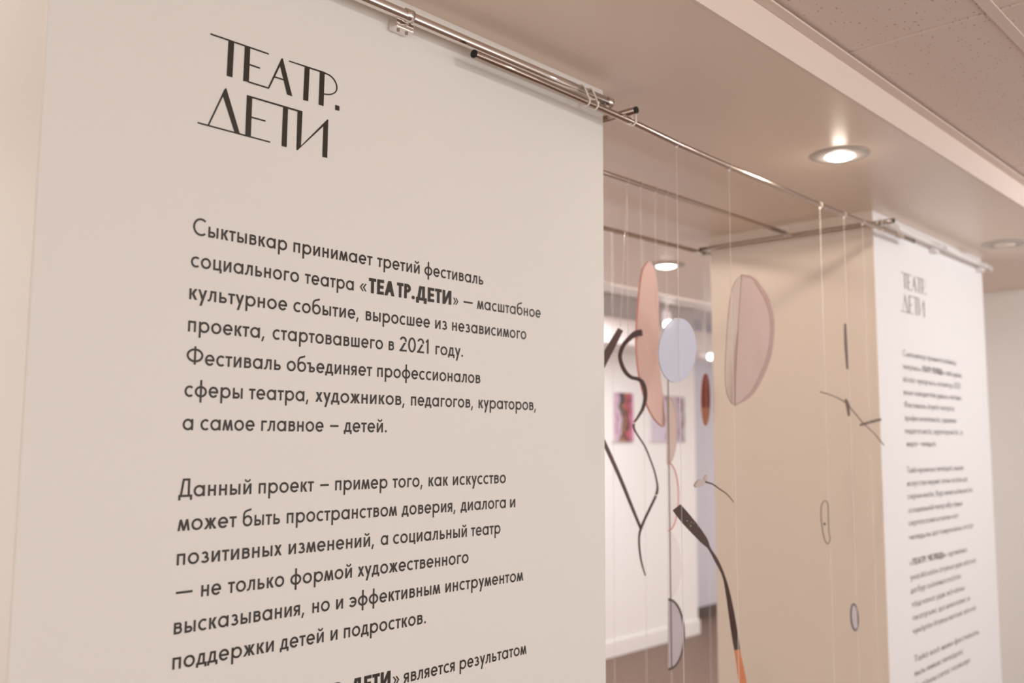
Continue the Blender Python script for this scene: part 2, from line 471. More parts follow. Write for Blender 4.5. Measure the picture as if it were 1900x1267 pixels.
def glyph(ch, bold=False):
    """polygons, advance width; unit = capital height"""
    t = 0.21 if bold else 0.122
    g = G(t); th = g.th
    up = ch.isupper() or ch.isdigit()
    c = ch.lower(); H = 1.0 if up else XH
    S, RB, DB = (0.055, 0.04, 0.012) if bold else (0.092, 0.055, 0.02)
    base = {'й': 'и', 'ӧ': 'о'}.get(c, c)
    L = R = S
    if base == 'о' or base == '0':
        W = 0.58 if ch == '0' else (0.94 if up else 0.635); L = R = RB; g.ring(0, W, -0.012, H+0.012)
    elif base == 'а' and up:
        W = 0.74 if bold else 0.76; L = R = DB
        m = W/2; wd = t*1.1; g.d(0, 0, m-wd/2, H, wd); g.d(W-wd, 0, m-wd/2, H, wd); g.h(0.24, W*0.2, W*0.8)
    elif base == 'а':
        W = 0.64; L = RB; g.ring(0, W, -0.012, H+0.012); g.v(W-t*0.95, 0, H); W = W+t*0.05
    elif base == 'б':
        W = 0.635; L = R = RB; g.ring(0, W, -0.012, H+0.012)
        g.curve([(t*0.5, H*0.5), (0.07, 0.66), (0.16, 0.83), (0.33, 0.90), (0.46, 0.925), (0.53, 0.985)], t*0.92)
    elif base == 'в':
        W = 0.60 if up else 0.475; R = RB; g.v(0, 0, H); g.bowl(t*0.5, W*0.93, H*0.47, H); g.bowl(t*0.5, W, 0, H*0.47+th)
    elif base == 'г':
        W = 0.37; R = 0.03; g.v(0, 0, H); g.h(H-th, 0, W)
    elif base == 'д':
        W = 0.78 if up else 0.60; L = R = 0.02; dn = -0.17 if up else -0.13
        if bold: W = 0.80; dn = -0.19
        x1 = W*0.82
        g.v(x1-t, 0, H); g.h(H-th, W*0.28, x1); g.d(W*0.10, th*0.5, W*0.28, H, t); g.h(0, 0, W)
        g.v(0, dn, th*0.6); g.v(W-t, dn, th*0.6)
    elif base == 'е' and up:
        W = 0.50; R = 0.04; g.v(0, 0, H); g.h(H-th, 0, W); g.h(0, 0, W); g.h(H*0.5-th*0.5, 0, W*0.94)
    elif base == 'е':
        W = 0.60; L = R = RB; g.arc(W/2, H/2, W/2, H/2+0.012, 0, 322); g.h(H*0.5-th*0.55, t*0.4, W-0.01)
    elif base == 'ж':
        W = 0.74; L = R = DB; m = W/2; wd = t*1.25
        g.v(m-t/2, 0, H)
        g.d(0, 0, m-wd*0.9, H*0.54, wd); g.d(0.03, H, m-wd*0.9, H*0.46, wd)
        g.d(W-wd, 0, m-wd*0.1, H*0.54, wd); g.d(W-wd-0.03, H, m-wd*0.1, H*0.46, wd)
    elif base == 'з':
        W = 0.47; L = R = RB; r1 = (H*0.5+th*0.5)/2
        g.arc(W*0.44, H-r1, W*0.44, r1+0.012, -90, 150); g.arc(W*0.47, r1, W*0.53, r1+0.012, -150, 90)
    elif base == 'и':
        W = (0.70 if bold else 0.74) if up else 0.50; g.v(0, 0, H); g.v(W-t, 0, H)
        wd = t*1.05; g.d(t*0.02, 0, W-t*0.02-wd, H, wd)
    elif base == 'к':
        W = 0.47; R = DB; wd = t*1.3; g.v(0, 0, H); g.d(t*0.75, H*0.46, W-wd-0.01, H, wd); g.d(W-wd, 0, t*1.0, H*0.56, wd)
    elif base == 'л':
        W = 0.66 if up else 0.52; L = 0.02; g.v(W-t, 0, H); g.h(H-th, W*0.30, W)
        g.curve([(W*0.30+t*0.5, H), (W*0.29+t*0.45, H*0.6), (W*0.22+t*0.35, H*0.25), (0.10, t*0.52), (0.0, t*0.45)], t*0.95)
    elif base == 'м':
        W = 0.68; L = R = 0.03; wd = t*1.02; m = W/2
        g.d(0, 0, W*0.15, H, wd); g.d(W-wd, 0, W*0.85-wd, H, wd); g.d(m-wd/2, 0, W*0.15, H, wd); g.d(m-wd/2, 0, W*0.85-wd, H, wd)
    elif base == 'н':
        W = 0.47; g.v(0, 0, H); g.v(W-t, 0, H); g.h(H*0.52-th*0.5, 0, W)
    elif base == 'п':
        W = 0.47; g.v(0, 0, H); g.v(W-t, 0, H); g.h(H-th, 0, W)
    elif base == 'р' and up:
        W = 0.54; R = RB; g.v(0, 0, H); g.bowl(t*0.5, W, 0.40, H)
    elif base == 'р':
        W = 0.64; R = RB; g.ring(0, W, -0.012, H+0.012); g.v(0, -DESC, H)
    elif base == 'с':
        W = 0.84 if up else 0.53; L = RB; R = 0.03; g.arc(W*0.58, H/2, W*0.58, H/2+0.012, 50, 310)
    elif base == 'т':
        W = (0.52 if bold else 0.56) if up else 0.43; L = R = 0.02; g.v(W/2-t/2, 0, H); g.h(H-th, 0, W)
    elif base == 'у':
        W = 0.53; L = R = DB; wd = t*1.12; g.d(0.10, -DESC, W-wd, H, wd); g.d(0, H, W*0.40, H*0.0+0.08, wd)
    elif base == 'ф' and up:
        W = 1.02; L = R = RB; g.ring(0, W, 0.13, 0.91); g.v(W/2-t/2, 0, 1.03)
    elif base == 'ф':
        W = 0.74; L = R = RB; g.ring(0, W, -0.012, H+0.012); g.v(W/2-t/2, -DESC, 0.96)
    elif base == 'х':
        W = 0.50; L = R = DB; wd = t*1.2; g.d(0, 0, W-wd-0.02, H, wd); g.d(W-wd, 0, 0.02, H, wd)
    elif base == 'ц':
        W = 0.54; R = 0.03; g.v(0, 0, H); g.v(0.36, 0, H); g.h(0, 0, W); g.v(W-t, -0.14, th*0.6)
    elif base == 'ч':
        W = 0.60 if up else 0.45; g.v(W-t, 0, H); k = H*0.42
        g.v(0, k+0.14, H); g.arc(W*0.38, k+0.16, W*0.38, 0.16, 180, 270); g.h(k, W*0.36, W)
    elif base in 'шщ':
        W = 0.68; g.v(0, 0, H); g.v(W/2-t/2, 0, H); g.v(W-t, 0, H); g.h(0, 0, W)
        if base == 'щ': g.h(0, W, W+0.08); g.v(W+0.08-t*0.6, -0.14, th*0.6); W += 0.08
    elif base == 'ъ':
        W = 0.58; L = 0.02; R = RB; g.h(H-th, 0, 0.18); g.v(0.18-t*0.2, 0, H); g.bowl(0.18, W, 0, H*0.58)
    elif base == 'ь':
        W = 0.56 if up else 0.46; R = RB; g.v(0, 0, H); g.bowl(t*0.5, W, 0, H*0.58)
    elif base == 'ы':
        W = 0.64; g.v(0, 0, H); g.bowl(t*0.5, 0.45, 0, H*0.58); g.v(W-t, 0, H)
    elif base == 'э':
        W = 0.54; L = 0.03; R = RB; g.arc(W*0.42, H/2, W*0.58, H/2+0.012, -140, 140); g.h(H*0.5-th*0.5, W*0.25, W-t*0.5)
    elif base == 'ю':
        W = 0.86; R = RB; g.v(0, 0, H); g.h(H*0.5-th*0.5, 0, 0.26); g.ring(0.24, 0.62, -0.012, H+0.012)
    elif base == 'я':
        W = 0.58 if up else 0.46; L = DB; g.v(W-t, 0, H); g.bowl(0.01, W-t*0.5, H*0.38, H, True); g.d(0, 0, W*0.36, H*0.45, t*1.2)
    elif base == 'і':
        W = t; g.v(0, 0, H); g.v(0, H+0.12, H+0.12+t)
    elif ch == '2':
        W = 0.54; L = R = RB; g.arc(W*0.5, 1-W*0.47, W*0.47, W*0.47+0.01, -25, 170)
        g.d(0.0, th*0.4, W*0.62, 0.60, t*1.25); g.h(0, 0, W)
    elif ch == '1':
        W = 0.22; L = 0.08; g.v(W-t, 0, 1.0); g.p.append([(0, 0.86), (W-t*0.5, 0.98), (W-t*0.5, 0.98-th*1.1), (0.0, 0.86-th)])
    elif ch == '.':
        W = t*1.05; L = R = S; r = t*0.62
        g.p.append([(W/2+r*cos(k*pi/6), r+r*sin(k*pi/6)) for k in range(12)])
    elif ch == ',':
        W = 0.16; L = 0.02; R = 0.06; g.d(0.0, -0.18, 0.09, 0.12, t*0.85)
    elif ch in '–—':
        W = 0.62 if ch == '–' else 0.95; L = R = 0.03; g.h(0.30, 0, W)
    elif ch in '«»':
        W = 0.46; L = R = 0.04; wd = t*0.8
        for k in (0, 0.20):
            if ch == '«':
                g.d(k, 0.31, k+0.17, 0.56, wd); g.d(k, 0.31, k+0.17, 0.06, wd)
            else:
                g.d(k+0.17, 0.31, k, 0.56, wd); g.d(k+0.17, 0.31, k, 0.06, wd)
    else:
        return [], 0.3
    if c == 'й':
        m = W/2; g.curve([(m-0.15, H+0.24), (m-0.10, H+0.15), (m, H+0.115), (m+0.10, H+0.15), (m+0.15, H+0.24)], t*0.75)
    if c == 'ӧ':
        g.p.append([(W*0.22, H+0.1), (W*0.38, H+0.1), (W*0.38, H+0.22), (W*0.22, H+0.22)])
        g.p.append([(W*0.62, H+0.1), (W*0.78, H+0.1), (W*0.78, H+0.22), (W*0.62, H+0.22)])
    return [[(x+L, y) for x, y in q] for q in g.p], L+W+R

def word_polys(txt, bold=False):
    out = []; x = 0
    for ch in txt:
        q, adv = glyph(ch, bold)
        out += [[(a+x, b) for a, b in p] for p in q]; x += adv
    xs = [a for p in out for a, b in p]
    return out, min(xs), max(xs)

INK_Y = D - 0.0006
def text_line(name, words, zb, cap, parent, ink='ink'):
    """words: (text, bold, x_start, x_end) in metres along the wall; zb: baseline height"""
    bm = bmesh.new()
    for txt, bold, xa, xb in words:
        polys, p0, p1 = word_polys(txt, bold)
        k = (xb-xa)/(p1-p0)
        for i, p in enumerate(polys):
            e = 0.00001*(i % 7)
            vs = [bm.verts.new((xa+(x-p0)*k, INK_Y-e, zb+y*cap)) for x, y in p]
            # orient towards the viewer side of the wall
            ar = sum(p[j][0]*p[(j+1) % len(p)][1]-p[(j+1) % len(p)][0]*p[j][1] for j in range(len(p)))
            bm.faces.new(vs if ar > 0 else vs[::-1])
    me = bpy.data.meshes.new(name); bm.to_mesh(me); bm.free()
    o = link(name, me, M[ink]); o.parent = parent
    o.matrix_parent_inverse = Matrix.Translation(-parent.location)
    return o

# sight-line measurements of the words on the left wall: (text, bold, left, right), reference point of the baseline
LEFT = [
 ((390.5, 440.9), [('Сыктывкар',0,358.1,532.6),('принимает',0,544.5,690.8),('третий',0,699.8,778.4),('фестиваль',0,787.4,896.4)]),
 ((494.7, 515.5), [('социального',0,354.3,554.6),('театра',0,565.8,656.2),('«',0,667.6,680.1),('ТЕА',1,684.2,731.8),('ТР.',1,736.3,769.4),('ДЕТИ',1,772,837.1),('»',0,840.5,850.2),('—',0,860.1,876.7),('масштабное',0,885,1002.9)]),
 ((352.6, 555.1), [('культурное',0,351.4,532.6),('событие,',0,544.5,665.2),('выросшее',0,678.5,797.4),('из',0,807.3,829.3),('независимого',0,838.8,976.2)]),
 ((350.3, 615.0), [('проекта,',0,349.1,490.5),('стартовавшего',0,505.9,710.4),('в',0,721.1,731),('2021',0,741.2,795),('году.',0,808,858.9)]),
 ((423.7, 680.7), [('Фестиваль',0,346,520.8),('объединяет',0,532.1,690.1),('профессионалов',0,699.8,890.9)]),
 ((447.4, 739.9), [('сферы',0,342.4,450.2),('театра,',0,462,572.2),('художников,',0,585.2,750.5),('педагогов,',0,762.5,877.2),('кураторов,',0,887.8,993.9)]),
 ((413.0, 798.7), [('а',0,338.9,358.5),('самое',0,372,472.2),('главное',0,484.8,600.1),('–',0,612.4,627.8),('детей.',0,638,717.5)]),
 ((386.7, 920.0), [('Данный',0,331.2,466.4),('проект',0,479.9,582.1),('–',0,594,610),('пример',0,621.9,718.7),('того,',0,728.4,783.6),('как',0,795.2,831.2),('искусство',0,840.2,938.2)]),
 ((331.0, 985.3), [('может',0,329.6,438.8),('быть',0,450.4,519.4),('пространством',0,532,736.4),('доверия,',0,745.4,844.7),('диалога',0,854.6,938.2),('и',0,946.2,955.8)]),
 ((329.0, 1049.0), [('позитивных',0,328,522.7),('изменений,',0,535.5,693.7),('а',0,706.5,719.7),('социальный',0,729.3,865.9),('театр',0,873.9,928.2)]),
 ((374.5, 1106.7), [('—',0,326.3,357.2),('не',0,373.3,410.2),('только',0,423,527.1),('формой',0,538.7,652.8),('художественного',0,663.7,869)]),
 ((323.0, 1177.4), [('высказывания,',0,322.5,564.4),('но',0,579.5,611.6),('и',0,623.5,636.4),('эффективным',0,648,816.7),('инструментом',0,826.3,970.3)]),
 ((320.9, 1242.3), [('поддержки',0,319.9,507.9),('детей',0,519.4,600.4),('и',0,613.3,626.1),('подростков.',0,638,790)]),
 ((752.4, 1266.4), [('«',0,496,520),('ТЕАТР.',1,528,646),('ДЕТИ',1,651.2,724.2),('»',0,728.4,740.6),('является',0,748.6,843.4),('результатом',0,852.7,976.4)]),
]
def ax(px, z):
    """place along the left wall plane of image column px at height z"""
    d = None
    lo, hi = 0.0, 1300.0
    # solve for the image row whose sight line meets the wall at height z
    for _ in range(40):
        mid = (lo+hi)/2
        if at_y(px, mid, D).z > z: lo = mid
        else: hi = mid
    return at_y(px, lo, D).x

def logo(parent, dx, dz, ink='ink'):
    q = [
     [(381,133),(838,291),(838,303),(381,146)], [(522,190),(567,205),(553,481),(508,467)], [(650,238),(693,250),(682,518),(637,508)],
     [(688,374),(769,402),(769,414),(688,387)], [(676,508),(832,557),(838,571),(676,521)], [(832,557),(937,332),(949,345),(840,570)],
     [(940,330),(948,332),(1022,629),(981,614),(925,385)], [(884,470),(954,493),(958,505),(879,481)],
     [(997,347),(1280,439),(1278,452),(997,357)], [(1119,395),(1158,408),(1147,667),(1107,657)], [(1238,432),(1276,442),(1267,705),(1228,693)],
     [(1359,695),(1392,706),(1390,743),(1357,733)],
     [(358,853),(492,570),(500,586),(370,857)], [(495,565),(506,567),(612,924),(570,912),(478,625)], [(280,828),(850,982),(850,993),(280,841)],
     [(666,617),(709,630),(697,945),(653,935)], [(666,617),(1102,745),(1100,759),(668,631)], [(703,786),(814,817),(812,828),(702,798)],
     [(950,708),(989,720),(978,1027),(938,1018)], [(1063,738),(1102,748),(1090,1016),(1062,1050),(1054,1050)],
     [(1060,1045),(1298,808),(1304,816),(1266,862),(1066,1048)], [(1266,845),(1304,811),(1296,1111),(1257,1102)]]
    bow = spline([(1272,446),(1312,462),(1345,492),(1366,530),(1371,566),(1361,594),(1332,611),(1300,614),(1266,609)], 4)
    for i in range(len(bow)-1):
        (x0, y0), (x1, y1) = bow[i], bow[i+1]
        a0 = bow[max(0, i-1)]; l = math.hypot(x1-x0, y1-y0)
        nx, ny = -(y1-y0)/l*5, (x1-x0)/l*5
        q.append([(x0+nx, y0+ny), (x1+nx, y1+ny), (x1-nx, y1-ny), (x0-nx, y0-ny)])
    bm = bmesh.new()
    for i, poly in enumerate(q):
        vs = []
        for (x, y) in poly:
            p = at_y(300+x/4.2225, 30+y/4.2225, D)
            vs.append(bm.verts.new((p.x+dx, INK_Y-0.00001*(i % 7), p.z+dz)))
        f = bm.faces.new(vs); f.normal_update()
        if f.normal.y > 0: f.normal_flip()
    me = bpy.data.meshes.new('logo'); bm.to_mesh(me); bm.free()
    o = link('logo', me, M[ink]); o.parent = parent
    o.matrix_parent_inverse = Matrix.Translation(-parent.location)

CAP = 0.0264
let1 = empty('wall_lettering', (0.64, D, 0.9))
tag(let1, 'large sharp dark brown Russian exhibition text with logo on the near left wall', 'lettering')
logo(let1, 0, 0)
for ref, words in LEFT:
    zb = at_y(*ref, D).z
    ws = [(t, b, ax(a, zb+0.012), ax(c, zb+0.012)) for t, b, a, c in words]
    text_line('text_line', ws, zb, CAP, let1)
zb = at_y(752.4, 1266.4, D).z - 0.0655
text_line('text_line', [('щиц', 0, ax(884, zb+.02), ax(914.7, zb+.02))], zb, CAP, let1)

# the same panel in a second language on the far wall block
let2 = empty('wall_lettering', (P2[0]+0.21, D, 0.4))
tag(let2, 'small blurred text, greyed for glare, with logo on the far right wall', 'lettering')
DX = P2[0]-P1[0]
logo(let2, DX, 0.0, 'ink_glare')
RIGHT = [
 (1675,660,1773.5,'Сыктывкар примитӧ коймӧд'), (1675,684,1783.6,'театрлысь «*ТЕАТР.*ЧЕЛЯДЬ» тайӧ ыджыд'), (1676,708,1781.6,'йӧзӧс чукӧртысь лоӧмтор 2021'),
 (1676.8,732,1782.9,'воын заводитчӧм уджысь петӧма'), (1677.6,755.6,1770,'Фестиваль ӧтувтӧ театрса'), (1678.8,780,1774,'профессионалъясӧс, художник'),
 (1679.3,804,1785.4,'педагогъясӧс, кураторъясӧс, а'), (1681.9,828,1738,'медся – челядьӧс.'), (1683,877.6,1786.7,'Тайӧ проектыс петкӧдлӧ, кыдзи'),
 (1683,902,1794,'искусство вермӧ лоны эскӧм да'), (1684,926,1803.8,'сёрни инӧн, бур вежсьӧмъясӧн'), (1685.8,951.6,1785,'а социальнӧй театр абу сӧмын'),
 (1685.8,975.6,1778,'серпаса висьталан ног'), (1686.6,1002,1805.8,'челядьлы да томуловлы отсӧг'), (1688,1049.7,1793,'«*ТЕАТР.*ЧЕЛЯДЬ» артмӧма'),
 (1689,1076.8,1809.7,'уна йӧзлӧн ӧтувъя удж вӧсна'), (1690,1101,1782,'да бур сьӧлӧма отсӧгӧн'), (1691.7,1127,1789,'тӧдчана удж вӧчӧны'),
 (1693,1152,1798.8,'театръяс да школаяс и'), (1693.5,1176.6,1809.7,'чукӧрӧн ӧтувъя могъяс вӧсна'), (1696.6,1229,1816,'Тайӧ воӧ миян фестиваль'),
 (1697.4,1254.8,1786.5,'выль нимъяс петкӧдлас'), (1698,1280,1799,'быдӧнлы сетас позянлун')]
for px, py, px2, txt in RIGHT:
    p = at_y(px, py, D)
    x1 = ax(px2, p.z+0.01)
    ws = []; x = 0; lay = []
    for wd in txt.replace('ё', 'е').split(' '):
        parts = wd.replace('«*', '«|*').replace('.*', '.|*').replace('»', '|»').split('|')
        for q in parts:
            bold = q.startswith('*'); q = q.lstrip('*')
            _, a, b = word_polys(q, bold); lay.append((q, bold, x, x+b-a)); x += (b-a)+0.10
        x += 0.26
    k = (x1-p.x)/max(l[3] for l in lay)
    text_line('text_line', [(q, b, p.x+a*k, p.x+c*k) for q, b, a, c in lay], p.z, 0.0225, let2, 'ink_glare')

# ------------------------------------------------------------------ tubes and rods under the ceiling
def rod(name, pts, r, ma, label, cat='rod', group=None, caps=(1, 1), per=None):
    c = Vector(pts[0])
    root = empty(name, c)
    tag(root, label, cat, group)
    bm = bmesh.new(); tube(bm, pts, r, 16); obj('shaft', bm, ma, root, True)
    for on, a, b in ((caps[0], pts[0], pts[1]), (caps[1], pts[-1], pts[-2])):
        if on:
            d = (Vector(a)-Vector(b)).normalized()
            bm = bmesh.new(); tube(bm, [Vector(a)-d*0.001, Vector(a)+d*0.0025], r*1.02, 16); obj('end_cap', bm, M['black'], root)
    return root

YT = 1.238     # wall tube
YR = 1.221     # rod tied to it
def lin(a, b, n=8): return [a.lerp(b, k/n) for k in range(n+1)]

# tube bracketed to the left wall
pa = at_y(600, -43, YT); pb = at_y(1131, 191, YT); pa = Vector((pb.x-0.95, YT, pb.z-0.002)); pb = Vector((pb.x, YT, pb.z))
t1 = empty('wall_tube', pb); tag(t1, 'polished steel tube bracketed along the top of the near left wall', 'tube')
bm = bmesh.new(); tube(bm, lin(pa, pb, 4), 0.0105, 20); obj('shaft', bm, M['chrome'], t1, True)
bm = bmesh.new(); tube(bm, [pb-Vector((0.012, 0, 0)), pb+Vector((0.003, 0, 0))], 0.0118, 20); obj('end_cap', bm, M['chrome'], t1, True)
def bracket(root, x, z, ma):
    bm = bmesh.new(); box(bm, x-0.020, x+0.020, YT+0.006, D, z-0.024, z-0.004); bevel_all(bm, 0.002)
    br = obj('bracket', bm, ma, root)
    bm = bmesh.new(); tube(bm, [(x-0.008, YT, z), (x+0.008, YT, z)], 0.0122, 20); obj('clamp_ring', bm, ma, root, True)
    for dx in (-0.009, 0.010):
        bm = bmesh.new(); tube(bm, [(x+dx, YT+0.016, z-0.0265), (x+dx, YT+0.016, z-0.022)], 0.0028, 10)
        o = obj('screw', bm, M['screw'], root)
bracket(t1, at_y(757, 40, YT).x, pb.z, M['chrome'])

# two enamel tubes end to end on the right wall
ta = at_y(1650, 416, YT); tm = at_y(1752, 462, YT); te = at_y(1834, 497, YT)
zt = (ta.z+te.z)/2
for i, (x0, x1, lab) in enumerate(((ta.x, tm.x-0.004, 'white enamel tube on the right wall, half nearer the opening'),
                                   (tm.x+0.004, te.x, 'white enamel tube on the right wall, half with loops at its tip'))):
    a = Vector((x0, YT, zt)); b = Vector((x1, YT, zt))
    r = empty('wall_tube', a); tag(r, lab, 'tube')
    bm = bmesh.new(); tube(bm, lin(a, b, 3), 0.0105, 20); obj('shaft', bm, M['whitemetal'], r, True)
    bracket(r, x1-0.05, zt, M['whitemetal'])
    if i == 1:
        for k in (0, 1):
            bm = bmesh.new(); c = b+Vector((0.012+0.014*k, -0.004, -0.004*k))
            tube(bm, [c+Vector((cos(a_)*0.010, 0, sin(a_)*0.010)) for a_ in [2*pi*j/18 for j in range(18)]], 0.0016, 8, closed=True)
            obj('ring', bm, M['whitemetal'], r, True)

# long rod tied to both tubes, sagging a little in the opening
RA = [(880, 100), (1000, 150.5), (1100, 194), (1169, 224.6), (1255, 266), (1352, 309), (1430, 341.5), (1497.8, 371), (1560, 396.5), (1622, 419), (1668, 437), (1694, 447)]
RA3 = [at_y(x, y, YR) for x, y in RA]
rodA = rod('hanging_rod', RA3, 0.0078, M['steel'], 'long steel rod along the front of the opening, tied to the wall tubes', 'rod', 'tied steel rods under the ceiling')
def onA(px):
    """point of the front rod above image column px"""
    for a, b, p, q in zip(RA, RA[1:], RA3, RA3[1:]):
        if a[0] <= px <= b[0]: return p.lerp(q, (px-a[0])/(b[0]-a[0]))
    return RA3[-1]
YB, YC = 1.553, 1.955
ZR = 2.343
b0 = at_y(1120, 322, YB); b1 = at_y(1457, 432, YB)
B0 = Vector((b0.x-0.35, YB, b0.z)); B1 = Vector((b1.x+0.01, YB, b1.z))
rod('hanging_rod', lin(B0, B1), 0.0075, M['steel'], 'second steel rod across the opening, ending at the far cross rod', 'rod', 'tied steel rods under the ceiling')
c0 = at_y(1120, 427, YC); c1 = at_y(1315, 472, YC)
C0 = Vector((c0.x-0.5, YC, c0.z)); C1 = Vector((c1.x+0.02, YC, c1.z))
rod('hanging_rod', lin(C0, C1), 0.0085, M['steel'], 'rearmost steel rod across the opening, lowest in the picture', 'rod', 'tied steel rods under the ceiling')
def px_of(p):
    d = p-EYE; return (950+F_PX*d.dot(C_R)/d.dot(C_F), 633.5-F_PX*d.dot(C_U)/d.dot(C_F))
def onrod(px, A, Bp):
    lo, hi = 0.0, 1.0
    for _ in range(40):
        m_ = (lo+hi)/2
        if px_of(A.lerp(Bp, m_))[0] < px: lo = m_
        else: hi = m_
    return A.lerp(Bp, lo)
# cross rods, running into the depth
X2c = 3.098
q0 = at_x(1658, 409, X2c); q1 = at_x(1300, 463, X2c)
rod('cross_rod', lin(q0, q1), 0.0078, M['steel'], 'steel cross rod beside the right wall block, running into the opening', 'rod', 'tied steel rods under the ceiling')
X1c = 1.646
e0 = at_x(1180, 204, X1c); e1 = Vector((X1c, 2.02, e0.z+0.004))
rod('cross_rod', lin(e0, e1), 0.0078, M['steel'], 'short visible steel cross rod with black end at the corner of the left wall', 'rod', 'tied steel rods under the ceiling')

# ------------------------------------------------------------------ cable ties
def tie(c1, c2, axis, r1, r2, label, tail=None):
    """nylon loop around two bars with centres c1, c2; axis = direction of the bars"""
    axis = Vector(axis).normalized(); c1, c2 = Vector(c1), Vector(c2)
    d = c2-c1; d = d-axis*d.dot(axis); L = d.length; u = d.normalized() if L > 1e-5 else Vector((0, 0, 1)); v = axis.cross(u)
    pts = []
    for k in range(9): a = pi/2+pi*k/8; pts.append(c1+u*(cos(a)*r1)+v*(sin(a)*r1))
    for k in range(9): a = -pi/2+pi*k/8; pts.append(c1+u*L+u*(cos(a)*r2)+v*(sin(a)*r2))
    root = empty('cable_tie', c1); tag(root, label, 'cable tie', 'white nylon cable ties')
    bm = bmesh.new(); tube(bm, pts, 0.0017, 8, closed=True); obj('loop', bm, M['nylon_tie'], root, True)
    hd = pts[0]
    bm = bmesh.new(); box(bm, hd.x-0.0028, hd.x+0.0028, hd.y-0.0028, hd.y+0.0028, hd.z-0.0028, hd.z+0.0028); bevel_all(bm, 0.0007, 1)
    obj('lock_head', bm, M['nylon_tie'], root)
    if tail:
        bm = bmesh.new(); t_ = Vector(tail); s_ = t_.normalized()
        tube(bm, [hd, hd+t_*0.5, hd+t_], 0.0013, 6); obj('tail', bm, M['nylon_tie'], root, True)
for px, lab in ((1088, 'white cable tie around tube and rod at the left wall, farther from the corner'), (1104, 'white cable tie around tube and rod at the left wall, nearer the corner')):
    p = onA(px); tie(p, (p.x, YT, pb.z), (1, 0, 0), 0.0088, 0.0125, lab, (0.002, -0.014, -0.004) if px == 1088 else None)
p = onA(1166); tie(p, (p.x-0.004, YR, e0.z), (0.5, 0.86, 0), 0.009, 0.010, 'white cable tie at the black-ended cross rod, one nearer the left wall', (-0.004, 0.0, 0.032))
p = onA(1172); tie(p, (p.x, YR, e0.z), (0.86, 0.5, 0), 0.009, 0.010, 'white cable tie at the black-ended cross rod, one nearer the opening')
p = onA(1632); tie(p, (p.x, YR, q0.z), (0.5, 0.86, 0), 0.009, 0.010, 'white cable tie where the front rod meets the far cross rod', (-0.01, -0.01, -0.02))
for px, lab in ((1664, 'white cable tie on the right wall tube, nearer the opening'), (1670, 'white cable tie on the right wall tube, farther from the opening')):
    p = onA(px); tie(p, (p.x, YT, zt), (1, 0, 0), 0.0088, 0.0125, lab, (0.0, -0.006, -0.012))
p = onrod(1456, B0, B1); tie(p, (p.x, YB, p.z+0.014), (0.6, 0.8, 0), 0.0095, 0.0095, 'white cable tie where the second rod ends at the cross rod', (0, -0.01, -0.012))
p = onrod(1306, C0, C1); tie(p, (p.x, YC, p.z+0.015), (0.6, 0.8, 0), 0.0105, 0.0095, 'white cable tie where the rearmost rod meets the cross rod', (0, -0.01, -0.02))

# ------------------------------------------------------------------ lights one can see
def downlight(x, y, z, label, ma, r=0.078):
    root = empty('downlight', (x, y, z)); tag(root, label, 'downlight', 'recessed ceiling lights')
    bm = bmesh.new(); lathe(bm, (x, y), [(r, z), (r, z-0.003), (r*0.9, z-0.006), (r*0.56, z-0.007), (r*0.50, z-0.004), (r*0.50, z)]); obj('trim_ring', bm, M['lampring'], root, True)
    bm = bmesh.new(); lathe(bm, (x, y), [(r*0.49, z-0.003), (r*0.47, z-0.009), (r*0.31, z-0.014), (0, z-0.016)]); obj('lens', bm, ma, root, True)
L1 = at_z(1558, 287, ZS)
downlight(L1.x, L1.y, ZS, 'lit round downlight in the soffit between the two text walls', M['lamp'])
downlight(4.03, 1.10, ZS, 'round downlight in the soffit near the right edge of the picture', M['fascia'], 0.085)
L3 = at_z(1236, 492, ZS)
downlight(L3.x, L3.y, ZS, 'lit round downlight at the back of the soffit beside the tall pink disc', M['lamp'], 0.09)
def bulb(name, x, y, power, col, r=0.014):
    d = bpy.data.lights.new(name, 'SPOT'); d.spot_size = radians(172); d.spot_blend = 0.12
    d.shadow_soft_size = r; d.energy = power; d.color = col
    o = bpy.data.objects.new(name, d); o.location = (x, y, ZS-0.02); COL.objects.link(o)
bulb('downlight_bulb', L1.x, L1.y, 6.0, BULB)
point('downlight_glow', (L1.x, L1.y, ZS-0.04), 0.15, BULB, 0.02)
bulb('downlight_bulb_back', 2.43, 2.12, 6.0, BULB)
bulb('downlight_bulb_far', L3.x, L3.y, 6.0, PINK)
bulb('added_light_left', -0.05, 1.60, 2.6, WARM)  # unseen lamp without a fixture, added to brighten the upper left jamb

def spot(p, d, label, ma, r, zc):
    """track spotlight: lens at p, facing along d, hung from ceiling height zc"""
    d = Vector(d).normalized(); root = empty('track_spotlight', p); tag(root, label, 'spotlight')
    bm = bmesh.new(); tube(bm, [p-d*0.17, p-d*0.13, p-d*0.12, p-d*0.004], [r*0.55, r*0.8, r, r], 20); obj('lamp_body', bm, M['whitemetal'], root, True)
    bm = bmesh.new(); tube(bm, [p-d*0.004, p+d*0.004], r*0.9, 20); obj('lens', bm, ma, root, True)
    bm = bmesh.new(); q = p-d*0.08; tube(bm, [q, (q.x, q.y, zc)], 0.009, 10); obj('stem', bm, M['whitemetal'], root, True)
s1 = at_y(1240, 602, 3.6); spot(s1, (-0.55, -0.5, -0.68), 'lit white track spotlight beside the pale lilac disc', M['lamp'], 0.036, 2.72)
s2 = at_y(1318, 662, 3.7); spot(s2, (-0.35, -0.9, -0.25), 'lit cool white track spotlight above the rust red disc', M['lampcool'], 0.026, 2.72)
lp = empty('ceiling_light_panel', (5.15, 3.62, 2.715)); tag(lp, 'lit rectangular panel in the ceiling of the far room', 'ceiling light')
